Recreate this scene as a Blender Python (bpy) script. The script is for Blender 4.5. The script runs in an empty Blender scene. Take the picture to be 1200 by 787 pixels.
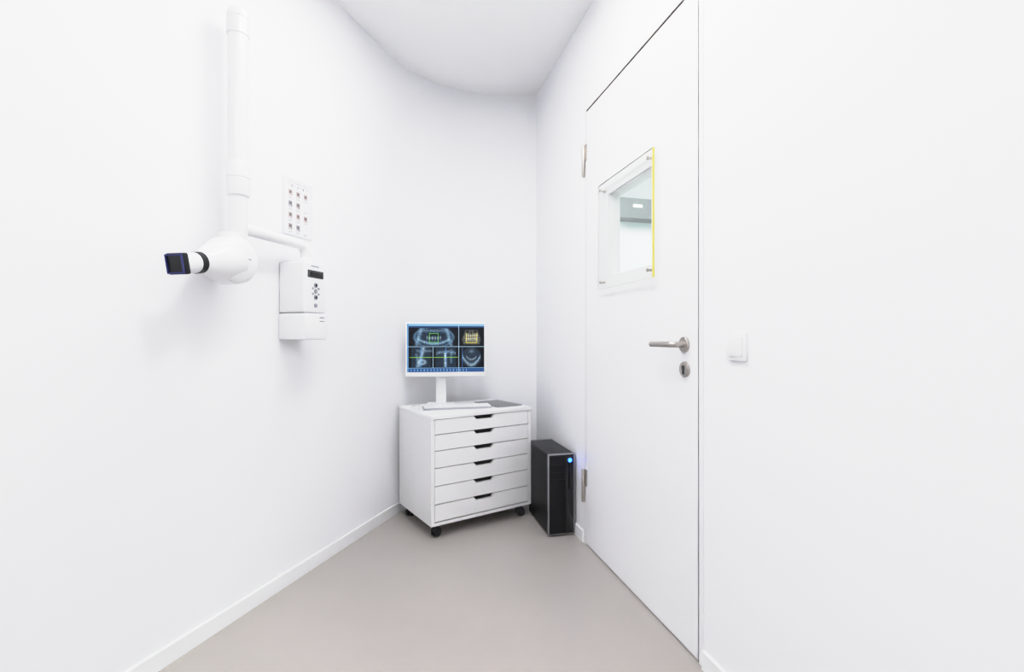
import bpy, bmesh, math, random
import numpy as np
from mathutils import Vector, Matrix
random.seed(3)
HC=1.078; CEIL=2.768
S=bpy.context.scene
COL=S.collection

# ---------------------------------------------------------------- materials
def mat(name, col, rough=0.5, metal=0.0, spec=0.5, emit=None, estr=0.0, noise=0.0, nscale=40, bump=0.0, coat=0.0):
    m=bpy.data.materials.new(name); m.use_nodes=True
    nt=m.node_tree; b=nt.nodes['Principled BSDF']
    b.inputs['Base Color'].default_value=(*col,1)
    b.inputs['Roughness'].default_value=rough
    b.inputs['Metallic'].default_value=metal
    b.inputs['Specular IOR Level'].default_value=spec
    b.inputs['Coat Weight'].default_value=coat
    if emit:
        b.inputs['Emission Color'].default_value=(*emit,1)
        b.inputs['Emission Strength'].default_value=estr
    if noise>0 or bump>0:
        tc=nt.nodes.new('ShaderNodeTexCoord'); n=nt.nodes.new('ShaderNodeTexNoise')
        n.inputs['Scale'].default_value=nscale; n.inputs['Detail'].default_value=4
        nt.links.new(tc.outputs['Object'],n.inputs['Vector'])
        if noise>0:
            r=nt.nodes.new('ShaderNodeValToRGB')
            r.color_ramp.elements[0].position=0.3; r.color_ramp.elements[1].position=0.7
            r.color_ramp.elements[0].color=(*[c*(1-noise) for c in col],1)
            r.color_ramp.elements[1].color=(*[min(1,c*(1+noise)) for c in col],1)
            nt.links.new(n.outputs['Fac'],r.inputs['Fac']); nt.links.new(r.outputs['Color'],b.inputs['Base Color'])
        if bump>0:
            bp=nt.nodes.new('ShaderNodeBump'); bp.inputs['Strength'].default_value=bump; bp.inputs['Distance'].default_value=0.002
            nt.links.new(n.outputs['Fac'],bp.inputs['Height']); nt.links.new(bp.outputs['Normal'],b.inputs['Normal'])
    return m
M={}
M['wall']=mat('wall_paint',(0.925,0.925,0.938),0.65,spec=0.3,noise=0.003,nscale=3,bump=0.04)
M['ceil']=mat('ceiling_paint',(0.955,0.955,0.957),0.8,spec=0.2,noise=0.003,nscale=3)
M['floor']=mat('floor_resin',(0.455,0.425,0.397),0.30,spec=0.5,noise=0.02,nscale=2.5)
M['base']=mat('baseboard_white',(0.90,0.90,0.90),0.4)
M['door']=mat('door_laminate',(0.91,0.91,0.922),0.38,noise=0.003,nscale=6)
M['frame']=mat('door_frame_lacquer',(0.88,0.88,0.885),0.35)
M['seal']=mat('door_seal_brown',(0.035,0.011,0.006),0.8,spec=0.1)
M['steel']=mat('brushed_steel',(0.50,0.47,0.44),0.34,metal=1.0,noise=0.05,nscale=120)
M['steel_d']=mat('dark_metal',(0.10,0.10,0.10),0.4,metal=0.8)
M['lacq']=mat('white_lacquer',(0.86,0.86,0.855),0.35,noise=0.004,nscale=8)
M['plast']=mat('white_plastic',(0.86,0.86,0.865),0.28,coat=0.15)
M['plast2']=mat('grey_plastic',(0.36,0.36,0.38),0.4)
M['black']=mat('black_plastic',(0.010,0.010,0.012),0.45)
M['gloss']=mat('gloss_black',(0.006,0.006,0.008),0.10,coat=0.3)
M['case']=mat('black_steel_case',(0.007,0.007,0.009),0.45,spec=0.3)
M['casetop']=mat('case_top_grey',(0.022,0.022,0.026),0.45)
M['silver']=mat('silver_trim',(0.45,0.45,0.47),0.3,metal=0.9)
M['dark']=mat('painted_gap_shade',(0.02,0.018,0.017),0.8)  # shade inside the drawer notches put into the colour
M['led']=mat('blue_led',(0.02,0.1,0.9),0.3,emit=(0.01,0.08,1.0),estr=17)
M['pad']=mat('grey_mat',(0.27,0.27,0.28),0.6)
M['key']=mat('key_white',(0.88,0.88,0.9),0.4)
M['alu']=mat('keyboard_aluminium',(0.48,0.48,0.50),0.4,metal=0.3)
M['navy']=mat('collimator_navy',(0.03,0.035,0.16),0.3)
M['hallwall']=mat('hall_wall_paint',(0.66,0.71,0.705),0.7)
M['hallwhite']=mat('hall_white_panel',(0.88,0.93,0.95),0.4)
M['beam']=mat('hall_beam_grey',(0.17,0.17,0.175),0.5)
M['yellow']=mat('acrylic_edge_yellow',(0.85,0.70,0.14),0.3,spec=0.6)
M['palegreen']=mat('acrylic_edge_pale',(0.80,0.81,0.77),0.3)
M['lamp']=mat('added_fill_diffuser',(0.9,0.9,0.9),0.5,emit=(0.965,0.97,1.0),estr=10.5)  # glow of the added fill panels
M['lamp1']=mat('lamp_diffuser_bright',(0.9,0.9,0.9),0.5,emit=(0.965,0.97,1.0),estr=54.0)
M['hall_fill']=mat('added_hall_fill_diffuser',(0.9,0.9,0.9),0.5,emit=(0.95,1.0,1.0),estr=24.0)  # glow of the added hall panel
M['spot']=mat('hall_spot_diffuser',(0.9,0.9,0.9),0.5,emit=(1.0,1.0,1.0),estr=1.5)
def glassmat(name,tint,base,top):
    m=bpy.data.materials.new(name); m.use_nodes=True; nt=m.node_tree
    nt.nodes.remove(nt.nodes['Principled BSDF']); out=nt.nodes['Material Output']
    t=nt.nodes.new('ShaderNodeBsdfTransparent'); t.inputs['Color'].default_value=(*tint,1)
    g=nt.nodes.new('ShaderNodeBsdfGlossy'); g.inputs['Roughness'].default_value=0.02
    lw=nt.nodes.new('ShaderNodeLayerWeight'); lw.inputs['Blend'].default_value=0.5
    p=nt.nodes.new('ShaderNodeMath'); p.operation='POWER'; p.inputs[1].default_value=4.0
    q=nt.nodes.new('ShaderNodeMath'); q.operation='MULTIPLY_ADD'; q.inputs[1].default_value=top; q.inputs[2].default_value=base
    nt.links.new(lw.outputs['Facing'],p.inputs[0]); nt.links.new(p.outputs[0],q.inputs[0])
    mx=nt.nodes.new('ShaderNodeMixShader')
    nt.links.new(q.outputs[0],mx.inputs[0]); nt.links.new(t.outputs[0],mx.inputs[1]); nt.links.new(g.outputs[0],mx.inputs[2])
    nt.links.new(mx.outputs[0],out.inputs['Surface']); return m
M['glass']=glassmat('clear_glass',(0.95,0.975,0.97),0.03,0.5)
M['acryl']=glassmat('clear_acrylic',(0.985,0.99,0.98),0.03,0.5)

# ---------------------------------------------------------------- helpers
def obj(name,bm,m,parent=None,smooth=False,mtx=None):
    bmesh.ops.recalc_face_normals(bm,faces=bm.faces[:])
    me=bpy.data.meshes.new(name); bm.to_mesh(me); bm.free()
    o=bpy.data.objects.new(name,me); COL.objects.link(o)
    if m: me.materials.append(m)
    if parent: o.parent=parent
    if mtx is not None: o.matrix_world=mtx
    if smooth:
        for p in me.polygons: p.use_smooth=True
        md=o.modifiers.new('es','EDGE_SPLIT'); md.split_angle=math.radians(38)
    return o
def empty(name,mtx):
    e=bpy.data.objects.new(name,None); COL.objects.link(e); e.empty_display_size=0.1; e.matrix_world=mtx; return e
def addbox(bm,lo,hi,bev=0.0,seg=3):
    r=bmesh.ops.create_cube(bm,size=1.0); vs=r['verts']
    for v in vs:
        v.co=Vector([lo[i]+(v.co[i]+0.5)*(hi[i]-lo[i]) for i in range(3)])
    if bev>0:
        es=list({e for v in vs for e in v.link_edges})
        bmesh.ops.bevel(bm,geom=es,offset=bev,segments=seg,profile=0.5,affect='EDGES')
def box(name,lo,hi,m,parent=None,bev=0.0,seg=3,mtx=None):
    bm=bmesh.new(); addbox(bm,lo,hi,bev,seg); return obj(name,bm,m,parent,smooth=bev>0,mtx=mtx)
def boxes(name,lst,m,parent=None,mtx=None,bev=0):
    bm=bmesh.new()
    for lo,hi in lst: addbox(bm,lo,hi,bev,2)
    return obj(name,bm,m,parent,mtx=mtx,smooth=bev>0)
def addlathe(bm,p,d,prof,n=40):
    p=Vector(p); d=Vector(d).normalized()
    a=d.orthogonal().normalized(); b=d.cross(a)
    rings=[]
    for t,r in prof:
        if r<=1e-6: rings.append([bm.verts.new(p+d*t)]); continue
        rings.append([bm.verts.new(p+d*t+(a*math.cos(2*math.pi*i/n)+b*math.sin(2*math.pi*i/n))*r) for i in range(n)])
    for A,B in zip(rings,rings[1:]):
        if len(A)==1 and len(B)==1: continue
        for i in range(n):
            j=(i+1)%n
            if len(A)==1: bm.faces.new((A[0],B[i],B[j]))
            elif len(B)==1: bm.faces.new((A[i],A[j],B[0]))
            else: bm.faces.new((A[i],A[j],B[j],B[i]))
    if len(rings[0])>1: bm.faces.new(rings[0])
    if len(rings[-1])>1: bm.faces.new(rings[-1])
def lathe(name,p,d,prof,m,parent=None,n=40):
    bm=bmesh.new(); addlathe(bm,p,d,prof,n); return obj(name,bm,m,parent,smooth=True)
def addtube(bm,pts,r,n=20):
    pts=[Vector(q) for q in pts]; rings=[]; prev=None
    for i,q in enumerate(pts):
        if i==0: d=pts[1]-pts[0]
        elif i==len(pts)-1: d=pts[-1]-pts[-2]
        else: d=(pts[i+1]-q).normalized()+(q-pts[i-1]).normalized()
        d.normalize()
        if prev is None: a=d.orthogonal().normalized()
        else: a=(prev-d*prev.dot(d)).normalized()
        prev=a; b=d.cross(a); rr=r[i] if isinstance(r,(list,tuple)) else r
        rings.append([bm.verts.new(q+(a*math.cos(2*math.pi*k/n)+b*math.sin(2*math.pi*k/n))*rr) for k in range(n)])
    for A,B in zip(rings,rings[1:]):
        for k in range(n):
            j=(k+1)%n; bm.faces.new((A[k],A[j],B[j],B[k]))
    bm.faces.new(rings[0]); bm.faces.new(rings[-1])
def tube(name,pts,r,m,parent=None,n=20):
    bm=bmesh.new(); addtube(bm,pts,r,n); return obj(name,bm,m,parent,smooth=True)
def bend(pts,rad,k=8):
    out=[Vector(pts[0])]
    for i in range(1,len(pts)-1):
        P=Vector(pts[i]); a=(Vector(pts[i-1])-P).normalized()*rad; b=(Vector(pts[i+1])-P).normalized()*rad
        for j in range(k+1):
            t=j/k; out.append((P+a)*(1-t)**2+P*2*t*(1-t)+(P+b)*t*t)
    out.append(Vector(pts[-1])); return out
def pathwall(name,pts,th,z0,z1,m):
    """extrude a plan polyline; th offsets to the LEFT of the travel direction"""
    bm=bmesh.new(); P=[Vector(p) for p in pts]; off=[]
    for i,p in enumerate(P):
        ns=[]
        if i>0: d=(p-P[i-1]).normalized(); ns.append(Vector((-d.y,d.x)))
        if i<len(P)-1: d=(P[i+1]-p).normalized(); ns.append(Vector((-d.y,d.x)))
        nn=sum(ns,Vector((0,0))).normalized(); off.append(p+nn*(th/max(0.3,nn.dot(ns[0]))))
    V=[[bm.verts.new((q.x,q.y,z)) for q in L for z in (z0,z1)] for L in (P,off)]
    for i in range(len(P)-1):
        a,b=2*i,2*i+2
        bm.faces.new((V[0][a],V[0][b],V[0][b+1],V[0][a+1]))
        bm.faces.new((V[1][a],V[1][a+1],V[1][b+1],V[1][b]))
        bm.faces.new((V[0][a+1],V[0][b+1],V[1][b+1],V[1][a+1]))
        bm.faces.new((V[0][a],V[1][a],V[1][b],V[0][b]))
    e=2*len(P)-2
    bm.faces.new((V[0][0],V[0][1],V[1][1],V[1][0])); bm.faces.new((V[0][e],V[1][e],V[1][e+1],V[0][e+1]))
    return obj(name,bm,m,smooth=len(pts)>3)
def frame(ox,oy,ux,uy):
    l=math.hypot(ux,uy); ux/=l; uy/=l
    return Matrix(((ux,-uy,0,ox),(uy,ux,0,oy),(0,0,1,0),(0,0,0,1)))
def srgb(c):
    c=np.clip(c,0,1); return np.where(c<=0.04045,c/12.92,((c+0.055)/1.055)**2.4)
def picture(name,img,w,h,mtx_local,parent,emit=0.0,rough=0.4):
    """flat panel in local xz plane, facing -y; img array [row(top)..][col][3] in sRGB"""
    H,W,_=img.shape; me=bpy.data.meshes.new(name)
    xs=np.linspace(-w/2,w/2,W+1); zs=np.linspace(h/2,-h/2,H+1)
    verts=[(x,0,z) for z in zs for x in xs]; f=[]
    for r in range(H):
        for c in range(W):
            a=r*(W+1)+c; f.append((a,a+W+1,a+W+2,a+1))
    me.from_pydata(verts,[],f)
    ca=me.color_attributes.new('Col','FLOAT_COLOR','CORNER')
    lin=srgb(img.reshape(-1,3)); rgba=np.ones((H*W,4),np.float32); rgba[:,:3]=lin
    ca.data.foreach_set('color',np.repeat(rgba,4,axis=0).ravel())
    o=bpy.data.objects.new(name,me); COL.objects.link(o); o.parent=parent; o.matrix_local=mtx_local
    m=bpy.data.materials.new(name+'_print'); m.use_nodes=True; nt=m.node_tree; b=nt.nodes['Principled BSDF']
    a=nt.nodes.new('ShaderNodeVertexColor'); a.layer_name='Col'
    b.inputs['Roughness'].default_value=rough
    if emit>0:
        b.inputs['Base Color'].default_value=(0.01,0.01,0.01,1)
        b.inputs['Specular IOR Level'].default_value=0.2
        nt.links.new(a.outputs['Color'],b.inputs['Emission Color']); b.inputs['Emission Strength'].default_value=emit
    else: nt.links.new(a.outputs['Color'],b.inputs['Base Color'])
    me.materials.append(m); return o

# ---------------------------------------------------------------- frames
P0=(0.3867,2.52); RU=(0.246,-0.969)
MR=frame(P0[0],P0[1],*RU)          # right wall: x toward camera, y into wall
L0=(-1.643,0.0); LU=(0.2986,0.954)
ML=frame(L0[0],L0[1],*LU)          # left wall: x away from camera, y into wall
YB=3.37; YR=-1.6

# ---------------------------------------------------------------- room
box('floor',(-3.2,-2.0,-0.1),(5.0,6.5,0.0),M['floor'])
box('ceiling',(-3.2,-2.0,CEIL),(5.0,6.5,CEIL+0.1),M['ceil'])
R=0.70; T=R*math.tan(math.radians(36.32))
cx=-1.643+0.313*YB
a0=Vector((cx-T*0.2986,YB-T*0.954)); cen=Vector((cx+T,YB-R))
a_st=math.atan2(a0.y-cen.y,a0.x-cen.x)
if a_st<0: a_st+=2*math.pi
arc=[cen+Vector((math.cos(a_st+(math.pi/2-a_st)*i/28),math.sin(a_st+(math.pi/2-a_st)*i/28)))*R for i in range(29)]
leftpath=[Vector((-1.643+0.313*YR,YR))]+arc
pathwall('wall_left',leftpath,0.15,0,CEIL,M['wall'])
xr=1.0266-0.2539*YB
pathwall('wall_back',[arc[-1],(xr+0.14,YB)],0.15,0,CEIL,M['wall'])
pathwall('wall_rear',[(1.45,YR),(-2.16,YR)],0.15,0,CEIL,M['wall'])
DW=0.949; DH=2.257
boxes('wall_right',[((-0.877,0,0),(-0.028,0.15,CEIL)),((0.972,0,0),(4.26,0.15,CEIL)),((-0.028,0,DH+0.025),(0.972,0.15,CEIL))],M['wall'],mtx=MR)
# baseboards
ins=-0.012
pathwall('baseboard_left',leftpath,ins,0,0.06,M['base'])
pathwall('baseboard_back',[arc[-1],(xr,YB)],ins,0,0.06,M['base'])
boxes('baseboard_right',[((-0.86,-0.010,0),(-0.032,0,0.06)),((0.976,-0.012,0),(4.2,0,0.06))],M['base'],mtx=MR)
pathwall('baseboard_rear',[(1.42,YR),(-2.14,YR)],ins,0,0.06,M['base'])
# hallway behind the door
boxes('wall_hall',[((-1.65,0.15,0),(-1.5,2.6,CEIL)),((-1.5,2.5,0),(3.4,2.65,CEIL)),((3.3,0.15,0),(3.45,2.5,CEIL)),((-1.5,0.02,0),(-0.9,0.15,CEIL))],M['hallwall'],mtx=MR)
hb=empty('hall_bulkhead',MR)
box('beam',(-1.5,0.17,2.07),(-1.30,2.4,2.235),M['beam'],hb)
box('lower_panel',(-1.5,0.17,0.05),(-1.44,2.4,2.07),M['hallwhite'],hb)
box('spot',(-1.303,0.97,2.160),(-1.294,1.05,2.180),M['spot'],hb)

# ---------------------------------------------------------------- lamps (ceiling panels)
def lamp(name,c,sx,sy,mtx=Matrix(),m=None):
    e=empty(name,mtx@Matrix.Translation((c[0],c[1],CEIL)))
    boxes('housing',[((-sx/2-.02,-sy/2-.02,-.03),(sx/2+.02,-sy/2,0)),((-sx/2-.02,sy/2,-.03),(sx/2+.02,sy/2+.02,0)),
        ((-sx/2-.02,-sy/2,-.03),(-sx/2,sy/2,0)),((sx/2,-sy/2,-.03),(sx/2+.02,sy/2,0))],M['frame'],e)
    box('diffuser',(-sx/2,-sy/2,-.022),(sx/2,sy/2,-.004),m or M['lamp'],e)
lamp('ceiling_lamp',(-0.15,1.15),0.25,0.25,m=M['lamp1'])
lamp('added_fill_rear',(-0.35,-0.6),1.2,0.6)  # added soft-fill panel, unseen behind the camera
lamp('added_fill_corner',(-0.2,1.85),0.7,0.45,m=M['lamp'])  # added panel out of view, brightens the back corner
lamp('added_hall_fill',(0.2,1.4),1.4,0.6,MR,M['hall_fill'])  # added unseen panel that lights the hall

# ---------------------------------------------------------------- door
W0,W1,H0,H1=0.262,0.648,1.355,1.750
dr=empty('door_1',MR)
TH=0.06
L=0.003; Rr=0.940
boxes('leaf',[((L,0,0.006),(W0,TH,2.247)),((W1,0,0.006),(Rr,TH,2.247)),((W0,0,0.006),(W1,TH,H0)),((W0,0,H1),(W1,TH,2.247))],M['door'],dr)
boxes('glazing_bead',[((W0,0.012,H0),(W0+.012,0.05,H1)),((W1-.012,0.012,H0),(W1,0.05,H1)),((W0,0.012,H0),(W1,0.05,H0+.012)),((W0,0.012,H1-.012),(W1,0.05,H1))],M['frame'],dr)
box('glass_pane',(W0+.01,0.045,H0+.01),(W1-.01,0.050,H1-.01),M['glass'],dr)
boxes('frame',[((-0.028,-0.002,0),(-0.0005,0.15,DH+.025)),((DW,-0.002,0),(0.972,0.15,DH+.025)),((-0.0005,-0.002,DH),(DW,0.15,DH+.025))],M['frame'],dr)
boxes('seal',[((-0.0005,0.03,0),(0.003,0.06,DH)),((Rr,0.003,0),(DW,0.06,DH)),((0,0.003,2.247),(DW,0.06,DH))],M['seal'],dr)
# hinges
for i,(z0,z1) in enumerate(((1.915,2.08),(0.22,0.39))):
    bm=bmesh.new(); mid=(z0+z1)/2
    addlathe(bm,(-0.010,-0.012,z0),(0,0,1),[(0,0.0),(0,0.007),(0.004,0.0095),(mid-z0-.001,0.0095),(mid-z0,0.008),(mid-z0+.001,0.0095),(z1-z0-.004,0.0095),(z1-z0,0.007),(z1-z0,0)],20)
    addbox(bm,(-0.026,-0.006,z0),(-0.008,-0.001,mid)); addbox(bm,(-0.012,-0.006,mid),(0.012,0.0005,z1))
    obj('hinge_%d'%(i+1),bm,M['steel'],dr,smooth=True)
# lever handle + rosettes
hx=0.868
bm=bmesh.new()
addlathe(bm,(hx,0,1.053),(0,-1,0),[(0,0.027),(0.007,0.027),(0.009,0.025),(0.009,0)],40)
addtube(bm,bend([(hx,-0.005,1.053),(hx,-0.052,1.053),(hx-0.135,-0.052,1.053)],0.018),0.0105,20)
obj('lever_handle',bm,M['steel'],dr,smooth=True)
bm=bmesh.new()
addlathe(bm,(hx+.003,0,0.967),(0,-1,0),[(0,0.027),(0.007,0.027),(0.009,0.025),(0.009,0)],40)
obj('key_rosette',bm,M['steel'],dr,smooth=True)
bm=bmesh.new()
addlathe(bm,(hx+.003,-0.009,0.973),(0,-1,0),[(0,0.0085),(0.002,0.0085),(0.002,0)],24); addbox(bm,(hx-.0015,-0.011,0.950),(hx+.0075,-0.009,0.970))
obj('keyhole',bm,M['steel_d'],dr,smooth=True)
# acrylic cover with stand-offs
A0,A1,B0,B1=0.198,0.693,1.308,1.801
box('acrylic_cover',(A0,-0.024,B0),(A1,-0.016,B1),M['acryl'],dr)
box('acrylic_edge',(A1,-0.024,B0),(A1+.003,-0.016,B1),M['yellow'],dr)
box('acrylic_far_edge',(A0-.002,-0.024,B0),(A0,-0.016,B1),M['palegreen'],dr)
boxes('acrylic_rim',[((A0,-0.0245,B0-.002),(A1,-0.0155,B0)),((A0,-0.0245,B1),(A1,-0.0155,B1+.002)),],M['palegreen'],dr)
bm=bmesh.new()
for x in (A0+.03,A1-.03):
    for z in (B0+.03,B1-.03):
        addlathe(bm,(x,0,z),(0,-1,0),[(0,0.005),(0.026,0.005),(0.026,0.008),(0.029,0.008),(0.030,0.006),(0.030,0)],20)
obj('standoffs',bm,M['steel'],dr,smooth=True)

# ---------------------------------------------------------------- light switch
sw=empty('light_switch',MR@Matrix.Translation((1.132,0,1.05)))
box('frame_plate',(-.040,-.009,-.040),(.040,0,.040),M['plast'],sw,bev=.0015)
box('rocker',(-.028,-.013,-.028),(.028,-.008,.028),M['plast'],sw,bev=.0015)

# ---------------------------------------------------------------- dental x-ray unit
xr_=empty('dental_xray_unit',ML)
bx0,bx1=2.163,2.300
box('control_box',(bx0,-.134,1.182),(bx1,0,1.402),M['plast'],xr_,bev=.012,seg=4)
box('control_box_base',(bx0-.001,-.140,1.067),(bx1+.002,0,1.180),M['plast'],xr_,bev=.008,seg=4)
box('display',(bx0+.02,-.137,1.333),(bx1-.02,-.130,1.365),M['steel_d'],xr_,bev=.002)
box('display_glass',(bx0+.035,-.139,1.340),(bx1-.035,-.135,1.358),M['gloss'],xr_,bev=.001)
bm=bmesh.new()
for (dx,dz,r) in ((0,0.024,.011),(0,-.002,.010),(0,-.028,.011),(-.018,.010,.005),(.018,.010,.005),(-.018,-.014,.005),(.018,-.014,.005)):
    addlathe(bm,((bx0+bx1)/2+dx,-.133,1.278+dz),(0,-1,0),[(0,r),(.004,r),(.005,r*.8),(.005,0)],20)
obj('buttons',bm,M['plast2'],xr_,smooth=True)
bm=bmesh.new()
for (dx,dz,r) in ((0,0.024,.006),(0,-.028,.006)):
    addlathe(bm,((bx0+bx1)/2+dx,-.137,1.278+dz),(0,-1,0),[(0,r),(.0025,r),(.0025,0)],16)
obj('button_icons',bm,M['black'],xr_,smooth=True)
lathe('exposure_button',((bx0+bx1)/2,-.132,1.215),(0,-1,0),[(0,.009),(.006,.009),(.007,.007),(.007,0)],M['plast2'],xr_)
boxes('labels',[((bx1-.05,-.1412,1.160),(bx1-.02,-.1395,1.166)),((bx1-.05,-.1412,1.145),(bx1-.02,-.1395,1.150)),((bx0+.04,-.1355,1.380),(bx0+.09,-.1335,1.385))],M['plast2'],xr_)
px,py,pz=1.8745,-.09,1.478
tube('extension_arm',bend([(2.244,-.07,1.39),(2.244,-.07,pz),(px,py,pz)],0.045),0.021,M['plast'],xr_,24)
lathe('arm_neck',(2.244,-.07,1.395),(0,0,1),[(0,.034),(.018,.034),(.024,.026),(.03,.022)],M['plast'],xr_)
lathe('lower_column',(px,py,1.40),(0,0,1),[(0,.0),(0,.026),(.01,.031),(.2,.031)],M['plast'],xr_)
lathe('collar',(px,py,1.588),(0,0,1),[(0,.031),(.004,.038),(.012,.040),(.060,.040),(.062,.0375),(.067,.0375),(.069,.040),(.118,.040),(.128,.036),(.128,.03)],M['plast'],xr_)
lathe('upper_column',(px,py,1.71),(0,0,1),[(0,.034),(.47,.034)],M['plast'],xr_)
lathe('top_knuckle',(px,py,2.172),(0,0,1),[(0,.034),(.002,.038),(.055,.038),(.057,.0355),(.062,.0355),(.064,.038),(.080,.037),(.094,.030),(.103,.016),(.105,0)],M['plast'],xr_)
hxx,hz=1.82,1.348
lathe('joint_housing',(hxx,-.045,hz),(0,-1,0),[(0,0),(0,.05),(.006,.066),(.018,.078),(.035,.084),(.085,.084),(.100,.082),(.1005,.076),(.106,.076),(.1065,.081),(.114,.074),(.121,.063),(.127,.045),(.130,.02),(.131,0)],M['plast'],xr_,56)
lathe('housing_mount',(hxx+.02,-.09,1.42),(0,0,1),[(-.05,.036),(.03,.034)],M['plast'],xr_)
boxes('housing_label',[((hxx-.03,-.1762,hz+.002),(hxx+.03,-.1735,hz+.006))],M['plast2'],xr_)
hd=Vector((1.584,-.147,1.300))-Vector((hxx,-.115,hz)); hl=hd.length
Hp=(hxx,-.115,hz)
lathe('tube_head',Hp,hd,[(0,.07),(.070,.067),(.088,.060),(.110,.047),(.130,.037),(.140,.034)],M['plast'],xr_,44)
lathe('black_ring',Hp,hd,[(.138,.030),(.138,.035),(.160,.035),(.160,.03)],M['black'],xr_,44)
lathe('cone',Hp,hd,[(.158,.032),(.162,.0335),(.214,.0325),(.214,.01)],M['plast'],xr_,44)
# square collimator
ce=bpy.data.objects.new('collimator_mount',None); COL.objects.link(ce); ce.parent=xr_
q=Vector(hd).normalized(); yy=Vector((0,0,1)); xx=yy.cross(q).normalized(); yy=q.cross(xx)
ce.matrix_local=Matrix(((xx.x,yy.x,q.x,Hp[0]),(xx.y,yy.y,q.y,Hp[1]),(xx.z,yy.z,q.z,Hp[2]),(0,0,0,1)))
box('collimator',(-.033,-.033,.212),(.033,.033,.234),M['black'],ce,bev=.006)
boxes('collimator_rim',[((-.030,-.030,.233),(.030,-.025,.238)),((-.030,.025,.233),(.030,.030,.238)),((-.030,-.025,.233),(-.025,.025,.238)),((.025,-.025,.233),(.030,.025,.238))],M['navy'],ce)

# ---------------------------------------------------------------- poster
PW,PH=60,84
im=np.ones((PH,PW,3))*np.array([.93,.93,.94])
im[:1]=im[-1:]=.82; im[:,:1]=im[:,-1:]=.82
rg=np.random.RandomState(5)
for r in (4,8): 
    for c in range(8,52):
        if rg.rand()<.7: im[r:r+1,c]=.60
for c in (16,28,40): im[9:12,c:c+2]=(.55,.50,.50)
for row in range(4):
    for c0 in (10,26,42):
        y0=16+row*17
        cols=[(.64,.61,.60),(.72,.66,.64),(.60,.60,.62),(.70,.65,.63)]
        if c0!=42 or row%2==0:
            im[y0:y0+9,c0:c0+8]=cols[(row+c0//8)%4]; im[y0+2:y0+6,c0+2:c0+6]=(.50,.47,.46); im[y0+6:y0+8,c0+1:c0+5]=(.78,.74,.73)
        im[y0+11,c0:c0+8]=.62
        if rg.rand()<.8: im[y0+13,c0:c0+6]=.68
po=empty('instruction_poster',ML@Matrix.Translation((2.275,-.003,1.652)))
box('acrylic_sheet',(-.090,-.001,-.125),(.090,.003,.125),M['plast'],po)
picture('print',im,.176,.246,Matrix.Translation((0,-.0016,0)),po,rough=.25)

# ---------------------------------------------------------------- drawer cabinet
th=math.radians(34); FL=(-0.428,2.56)
cb=empty('drawer_cabinet',frame(FL[0],FL[1],math.cos(th),math.sin(th)))
CW,CD,CH,CB=.655,.46,.66,.072
boxes('carcass',[((0,0,CB),(.02,CD,CH-.02)),((CW-.02,0,CB),(CW,CD,CH-.02)),((.02,CD-.01,CB),(CW-.02,CD,CH-.02)),((.02,.0,CB),(CW-.02,CD-.01,CB+.016))],M['lacq'],cb)
box('top_panel',(-.002,-.003,CH-.02),(CW+.002,CD,CH),M['lacq'],cb,bev=.0015)
box('gap_shade_block',(.021,.024,CB+.018),(CW-.021,CD-.03,CH-.021),M['dark'],cb)  # dark block painting the shade behind the notches and gaps
tops=[.6375,.556,.469,.377,.281,.184,.0905]
for i in range(6):
    z1=tops[i]; z0=tops[i+1]+.004; x0,x1=.0225,CW-.0225; c=CW/2
    pts=[(x0,z0),(x1,z0),(x1,z1),(c+.068,z1),(c+.050,z1-.020),(c-.050,z1-.020),(c-.068,z1),(x0,z1)]
    bm=bmesh.new(); a=[bm.verts.new((p[0],.001,p[1])) for p in pts]; b=[bm.verts.new((p[0],.019,p[1])) for p in pts]
    bm.faces.new(a); bm.faces.new(b[::-1])
    for k in range(8): bm.faces.new((a[k],b[k],b[(k+1)%8],a[(k+1)%8]))
    obj('drawer_front_%d'%(i+1),bm,M['lacq'],cb)
bm=bmesh.new()
for x,y,an in ((.05,.045,.4),(CW-.05,.045,-.3),(.05,CD-.05,.7),(CW-.05,CD-.05,.2)):
    d=Vector((math.cos(an),math.sin(an),0)); n=Vector((-d.y,d.x,0)); c=Vector((x,y,.026))
    for s in (-1,1):
        addlathe(bm,c+n*(s*.012)-n*.008,n,[(0,.012),(0,.022),(.003,.026),(.013,.026),(.016,.022),(.016,.012)],24)
    addtube(bm,[c-n*.018,c+n*.018],.008,12)
    addlathe(bm,c+Vector((0,0,.008))-d*.01,(0,0,1),[(0,.020),(.026,.017),(.03,.011),(.036,.011)],20)
    addlathe(bm,(c.x-d.x*.01,c.y-d.y*.01,CB-.005),(0,0,1),[(0,.024),(.004,.024)],20)
obj('castors',bm,M['black'],cb,smooth=True)

# ---------------------------------------------------------------- monitor
mo=empty('computer_monitor',frame(-.44,3.0,math.cos(math.radians(8)),math.sin(math.radians(8)))@Matrix.Translation((0,0,CH)))
bm=bmesh.new()
addbox(bm,(-.085,-.06,0),(.085,.065,.010),.004)
obj('foot',bm,M['plast'],mo,smooth=True)
bm=bmesh.new()
addbox(bm,(-.032,.012,.006),(.032,.036,.30),.006); obj('neck',bm,M['plast'],mo,smooth=True)
cxm,czm=.030,.345
box('bezel',(cxm-.244,-.045,czm-.167),(cxm+.244,-.012,czm+.167),M['plast'],mo,bev=.005)
box('back_shell',(cxm-.17,-.014,czm-.12),(cxm+.17,.016,czm+.10),M['plast'],mo,bev=.012)
SW,SH=300,190
Y,X=np.mgrid[0:SH,0:SW].astype(float); X/=SW; Y/=SH
img=np.zeros((SH,SW,3))+np.array([.05,.08,.13])
rg=np.random.RandomState(2)
nz=rg.rand(SH//4+1,SW//4+1).repeat(4,0).repeat(4,1)[:SH,:SW]*.6+rg.rand(SH,SW)*.4
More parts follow.
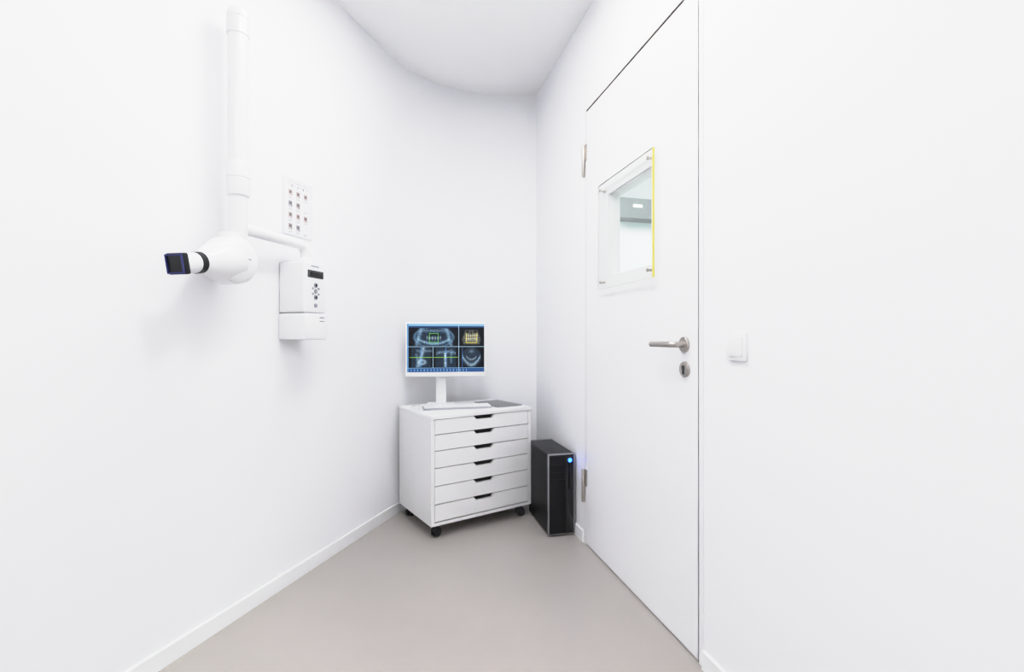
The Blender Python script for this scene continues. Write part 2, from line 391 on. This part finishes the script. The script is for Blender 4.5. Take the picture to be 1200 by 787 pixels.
def add(mask,col,a=1.0):
    mk=np.clip(mask*a,0,1)[...,None]; img[:]=img*(1-mk)+np.array(col)*mk
def g(v,s): return np.exp(-(v/s)**2)
def panel(x0,x1,y0,y1): return (X>x0)&(X<x1)&(Y>y0)&(Y<y1)
def loc(x0,x1,y0,y1): return (X-x0)/(x1-x0),(Y-y0)/(y1-y0)
pn=[(.03,.655,.085,.455),(.675,.985,.085,.455),(.03,.325,.485,.90),(.34,.655,.485,.90),(.675,.985,.485,.90)]
for p in pn: add(panel(*p).astype(float),(.035,.05,.085))
# axial slice: skull base outline with dental arch
p=pn[0]; u,v=loc(*p); mk=panel(*p)
e=((u-.5)/.43)**2+((v-.52)/.60)**2
add(mk*(e<1)*(.35+.45*nz),(.22,.32,.42),.85)
add(mk*g(np.abs(u-.5)-(.26+.10*v),.045)*(.5+.7*nz),(.55,.68,.76),.8)
add(mk*g(np.sqrt(e)-.93,.07)*(.4+.7*nz),(.42,.55,.66),.8)
add(mk*g(v-(.88-2.4*(u-.5)**2),.08)*(.5+.7*nz)*(np.abs(u-.5)<.33),(.60,.74,.82),.85)
add(mk*g(v-.16,.09)*(np.abs(u-.5)<.30)*(.3+.9*nz),(.50,.62,.70),.7)
add(mk*g(v-(.56-1.2*(u-.5)**2),.11)*(np.abs(u-.5)<.15)*(.65+.35*np.sign(np.sin(u*110)))*(.6+.4*nz),(.78,.85,.87),.8)
add(mk*g(v-.40,.06)*(np.abs(u-.5)<.13),(.06,.09,.13),.8)
for a in (.41,.59): add(mk*(np.abs(u-a)<.005)*(np.abs(v-.55)<.25),(.45,.78,.35),.9)
for a in (.30,.80): add(mk*(np.abs(v-a)<.014)*(np.abs(u-.5)<.09),(.45,.78,.35),.9)
# frontal 3D view of jaws
p=pn[1]; u,v=loc(*p); mk=panel(*p)
W_=.20+.16*np.clip(v*1.6,0,1)-.2*np.clip(v-.65,0,1)
add(mk*g(np.maximum(np.abs(u-.5)-W_,0),.04)*(v>.1)*(v<.92)*(.45+.5*nz),(.56,.57,.50),.8)
add(mk*g(v-.52,.20)*(np.abs(u-.5)<.26)*(.65+.35*np.sign(np.sin(u*70)))*(.6+.4*nz),(.93,.91,.78),.95)
add(mk*g(v-.51,.03)*(np.abs(u-.5)<.26),(.20,.17,.13),.7)
for a in (.34,.66): add(mk*g(u-a,.07)*g(v-.20,.08),(.06,.06,.08),.95)
add(mk*g(u-.5,.04)*g(v-.26,.07),(.06,.06,.08),.95)
for a in (.28,.72): add(mk*(np.abs(u-a)<.012)*(np.abs(v-.55)<.28),(.86,.80,.32),.8)
add(mk*(np.abs(v-.82)<.02)*(np.abs(u-.5)<.22),(.86,.80,.32),.8)
# sagittal slices
p=pn[2]; u,v=loc(*p); mk=panel(*p)
add(mk*(np.abs(u-.5)<.42)*(.35+.45*nz),(.22,.31,.40),.9)
add(mk*g(u-(.62-.25*v),.09)*(.4+.7*nz),(.66,.75,.80),.9)
add(mk*g(u-(.25+.15*v),.06)*(v>.3)*(.4+.7*nz),(.46,.57,.66),.8)
add(mk*g(((u-.55)/.22)**2+((v-.74)/.16)**2-.4,.5)*(.5+.6*nz),(.70,.79,.84),.75)
add(mk*g(v-.18,.07)*(.3+.7*nz)*(u>.3),(.55,.65,.72),.7)
p=pn[3]; u,v=loc(*p); mk=panel(*p)
add(mk*(np.abs(u-.5)<.42)*(.35+.45*nz),(.22,.31,.40),.9)
add(mk*g(u-.48,.055)*(np.abs(v-.62)<.36)*(.4+.8*nz),(.82,.88,.90),.9)
add(mk*g(u-.72,.05)*(np.abs(v-.45)<.36)*(.3+.8*nz),(.50,.62,.70),.7)
add(mk*g(v-(.22+.5*(u-.5)**2),.08)*(.4+.6*nz)*(np.abs(u-.5)<.40),(.55,.66,.74),.8)
for q in (pn[2],pn[3]):
    u,v=loc(*q); mk=panel(*q); add(mk*(np.abs(v-.50)<.018),(.60,.85,.30),.9); add(mk*(np.abs(u-.5)<.010),(.35,.60,.85),.9)
# mandible axial
p=pn[4]; u,v=loc(*p); mk=panel(*p)
add(mk*(((u-.5)/.42)**2+((v-.5)/.5)**2<1)*(.35+.45*nz),(.24,.33,.42),.9)
add(mk*g(v-(.88-3.0*(u-.5)**2),.09)*(np.abs(u-.5)<.38)*(.5+.6*nz),(.62,.71,.77),.9)
add(mk*g(v-(.62-3.4*(u-.5)**2),.05)*(np.abs(u-.5)<.22)*(.4+.6*nz),(.70,.77,.80),.8)
add(mk*g(u-.5,.10)*g(v-.20,.09)*(.4+.6*nz),(.60,.68,.74),.8)
add(mk*g(u-.12,.012),(.35,.60,.85),.8)
add((Y<.045).astype(float),(.50,.66,.80)); add(((Y>.045)&(Y<.075)).astype(float),(.15,.27,.42))
add(((Y>.925)).astype(float),(.18,.33,.52)); add(((Y>.935)&(Y<.98)&(np.sin(X*150)>.5)&(X<.8)).astype(float),(.6,.74,.86),.6)
add((X<.018).astype(float),(.40,.56,.72))
add((np.abs(X-.665)<.004).astype(float),(.66,.76,.84))
add((np.abs(X-.332)<.003)*(Y>.47)*(Y<.91),(.62,.74,.82)); add((np.abs(Y-.47)<.005).astype(float),(.62,.74,.82)); add((np.abs(Y-.912)<.004).astype(float),(.5,.66,.78))
picture('screen',np.clip(img,0,1),.468,.294,Matrix.Translation((cxm,-.0456,czm+.008)),mo,emit=1.05,rough=.3)

# ---------------------------------------------------------------- keyboard
kb=empty('keyboard',frame(-.325,2.862,math.cos(math.radians(14)),math.sin(math.radians(14)))@Matrix.Translation((0,0,CH)))
box('base',(-.20,-.058,0),(.20,.058,.012),M['alu'],kb,bev=.003)
bm=bmesh.new()
for r in range(6):
    y=-.050+r*.0172; n=14; w=.388/n
    k=0
    while k<n:
        span=5 if (r==0 and k==4) else 1
        addbox(bm,(-.194+k*w+.0015,y,.011),(-.194+(k+span)*w-.0015,y+.0142,.017)); k+=span
obj('keys',bm,M['key'],kb)
mp=empty('mouse_pad',cb.matrix_world@Matrix.Translation((.545,.215,CH)))
box('pad',(-.09,-.15,0),(.09,.13,.005),M['pad'],mp,bev=.002)
cbm=cb.matrix_world
tube('monitor_cable',bend([cbm@Vector(q) for q in ((.12,.42,CH+.0045),(.05,.40,CH+.0045),(.02,.33,CH+.0045),(.035,.26,CH+.0045),(.06,.30,CH+.0045))],.02),.004,M['plast'],None,10)

# ---------------------------------------------------------------- computer tower
ta=math.radians(14.25)
pc=empty('computer_tower',frame(.196,2.607,math.cos(ta),math.sin(ta)))
TW,TD,TT=.150,.38,.445
box('case',(.002,.03,.012),(TW-.002,TD,TT-.006),M['case'],pc,bev=.004)
box('top_cover',(.0,.028,TT-.010),(TW,TD,TT),M['casetop'],pc,bev=.003)
box('front_bezel',(0,.0,.010),(TW,.032,TT),M['black'],pc,bev=.006)
boxes('silver_trim',[((-.001,-.002,.012),(.004,.010,TT-.002)),((TW-.005,-.002,.012),(TW+.001,.010,TT-.002)),((-.001,-.002,TT-.005),(TW+.001,.010,TT+.001)),((-.001,-.002,.010),(TW+.001,.010,.014))],M['silver'],pc)
box('drive_panel',(.008,-.004,TT-.135),(.092,.004,TT-.012),M['case'],pc,bev=.002)
boxes('drive_slots',[((.012,-.006,TT-.060),(.088,.0,TT-.056)),((.012,-.006,TT-.100),(.088,.0,TT-.096))],M['gloss'],pc)
box('lower_panel',(.008,-.004,.02),(.092,.004,TT-.140),M['case'],pc,bev=.002)
box('control_strip',(.096,-.006,.02),(TW-.008,.004,TT-.012),M['gloss'],pc,bev=.003)
lathe('power_led',(.122,-.005,TT-.035),(0,-1,0),[(0,.011),(.003,.010),(.005,.006),(.005,0)],M['led'],pc,20)
boxes('feet',[((.01,.03,0),(.03,.06,.013)),((TW-.03,.03,0),(TW-.01,.06,.013)),((.01,TD-.06,0),(.03,TD-.03,.013)),((TW-.03,TD-.06,0),(TW-.01,TD-.03,.013))],M['black'],pc)

# ---------------------------------------------------------------- world + camera
w=bpy.data.worlds.new('world'); S.world=w; w.use_nodes=True
w.node_tree.nodes['Background'].inputs[0].default_value=(.8,.85,1,1); w.node_tree.nodes['Background'].inputs[1].default_value=.3
cam=bpy.data.cameras.new('camera'); co=bpy.data.objects.new('camera',cam); COL.objects.link(co)
co.location=(0,0,HC); co.rotation_euler=(math.radians(90),0,0)
cam.sensor_width=36; cam.lens=17.01; cam.shift_y=0.00125; cam.clip_start=.01
S.camera=co
vs=S.view_settings
vs.view_transform='Standard'; vs.look='None'; vs.exposure=0
# film-like response: lifted mid-tones with a soft shoulder for the high-key exposure
vs.use_curve_mapping=True
cm=vs.curve_mapping; cm.white_level=(2,2,2); cm.extend='HORIZONTAL'
c=cm.curves[3]
pts=[(0,0),(.05,.105),(.175,.45),(.30,.785),(.40,.872),(.60,.94),(1,1)]
c.points[0].location=pts[0]; c.points[1].location=pts[-1]
for p in pts[1:-1]: c.points.new(*p)
cm.update()
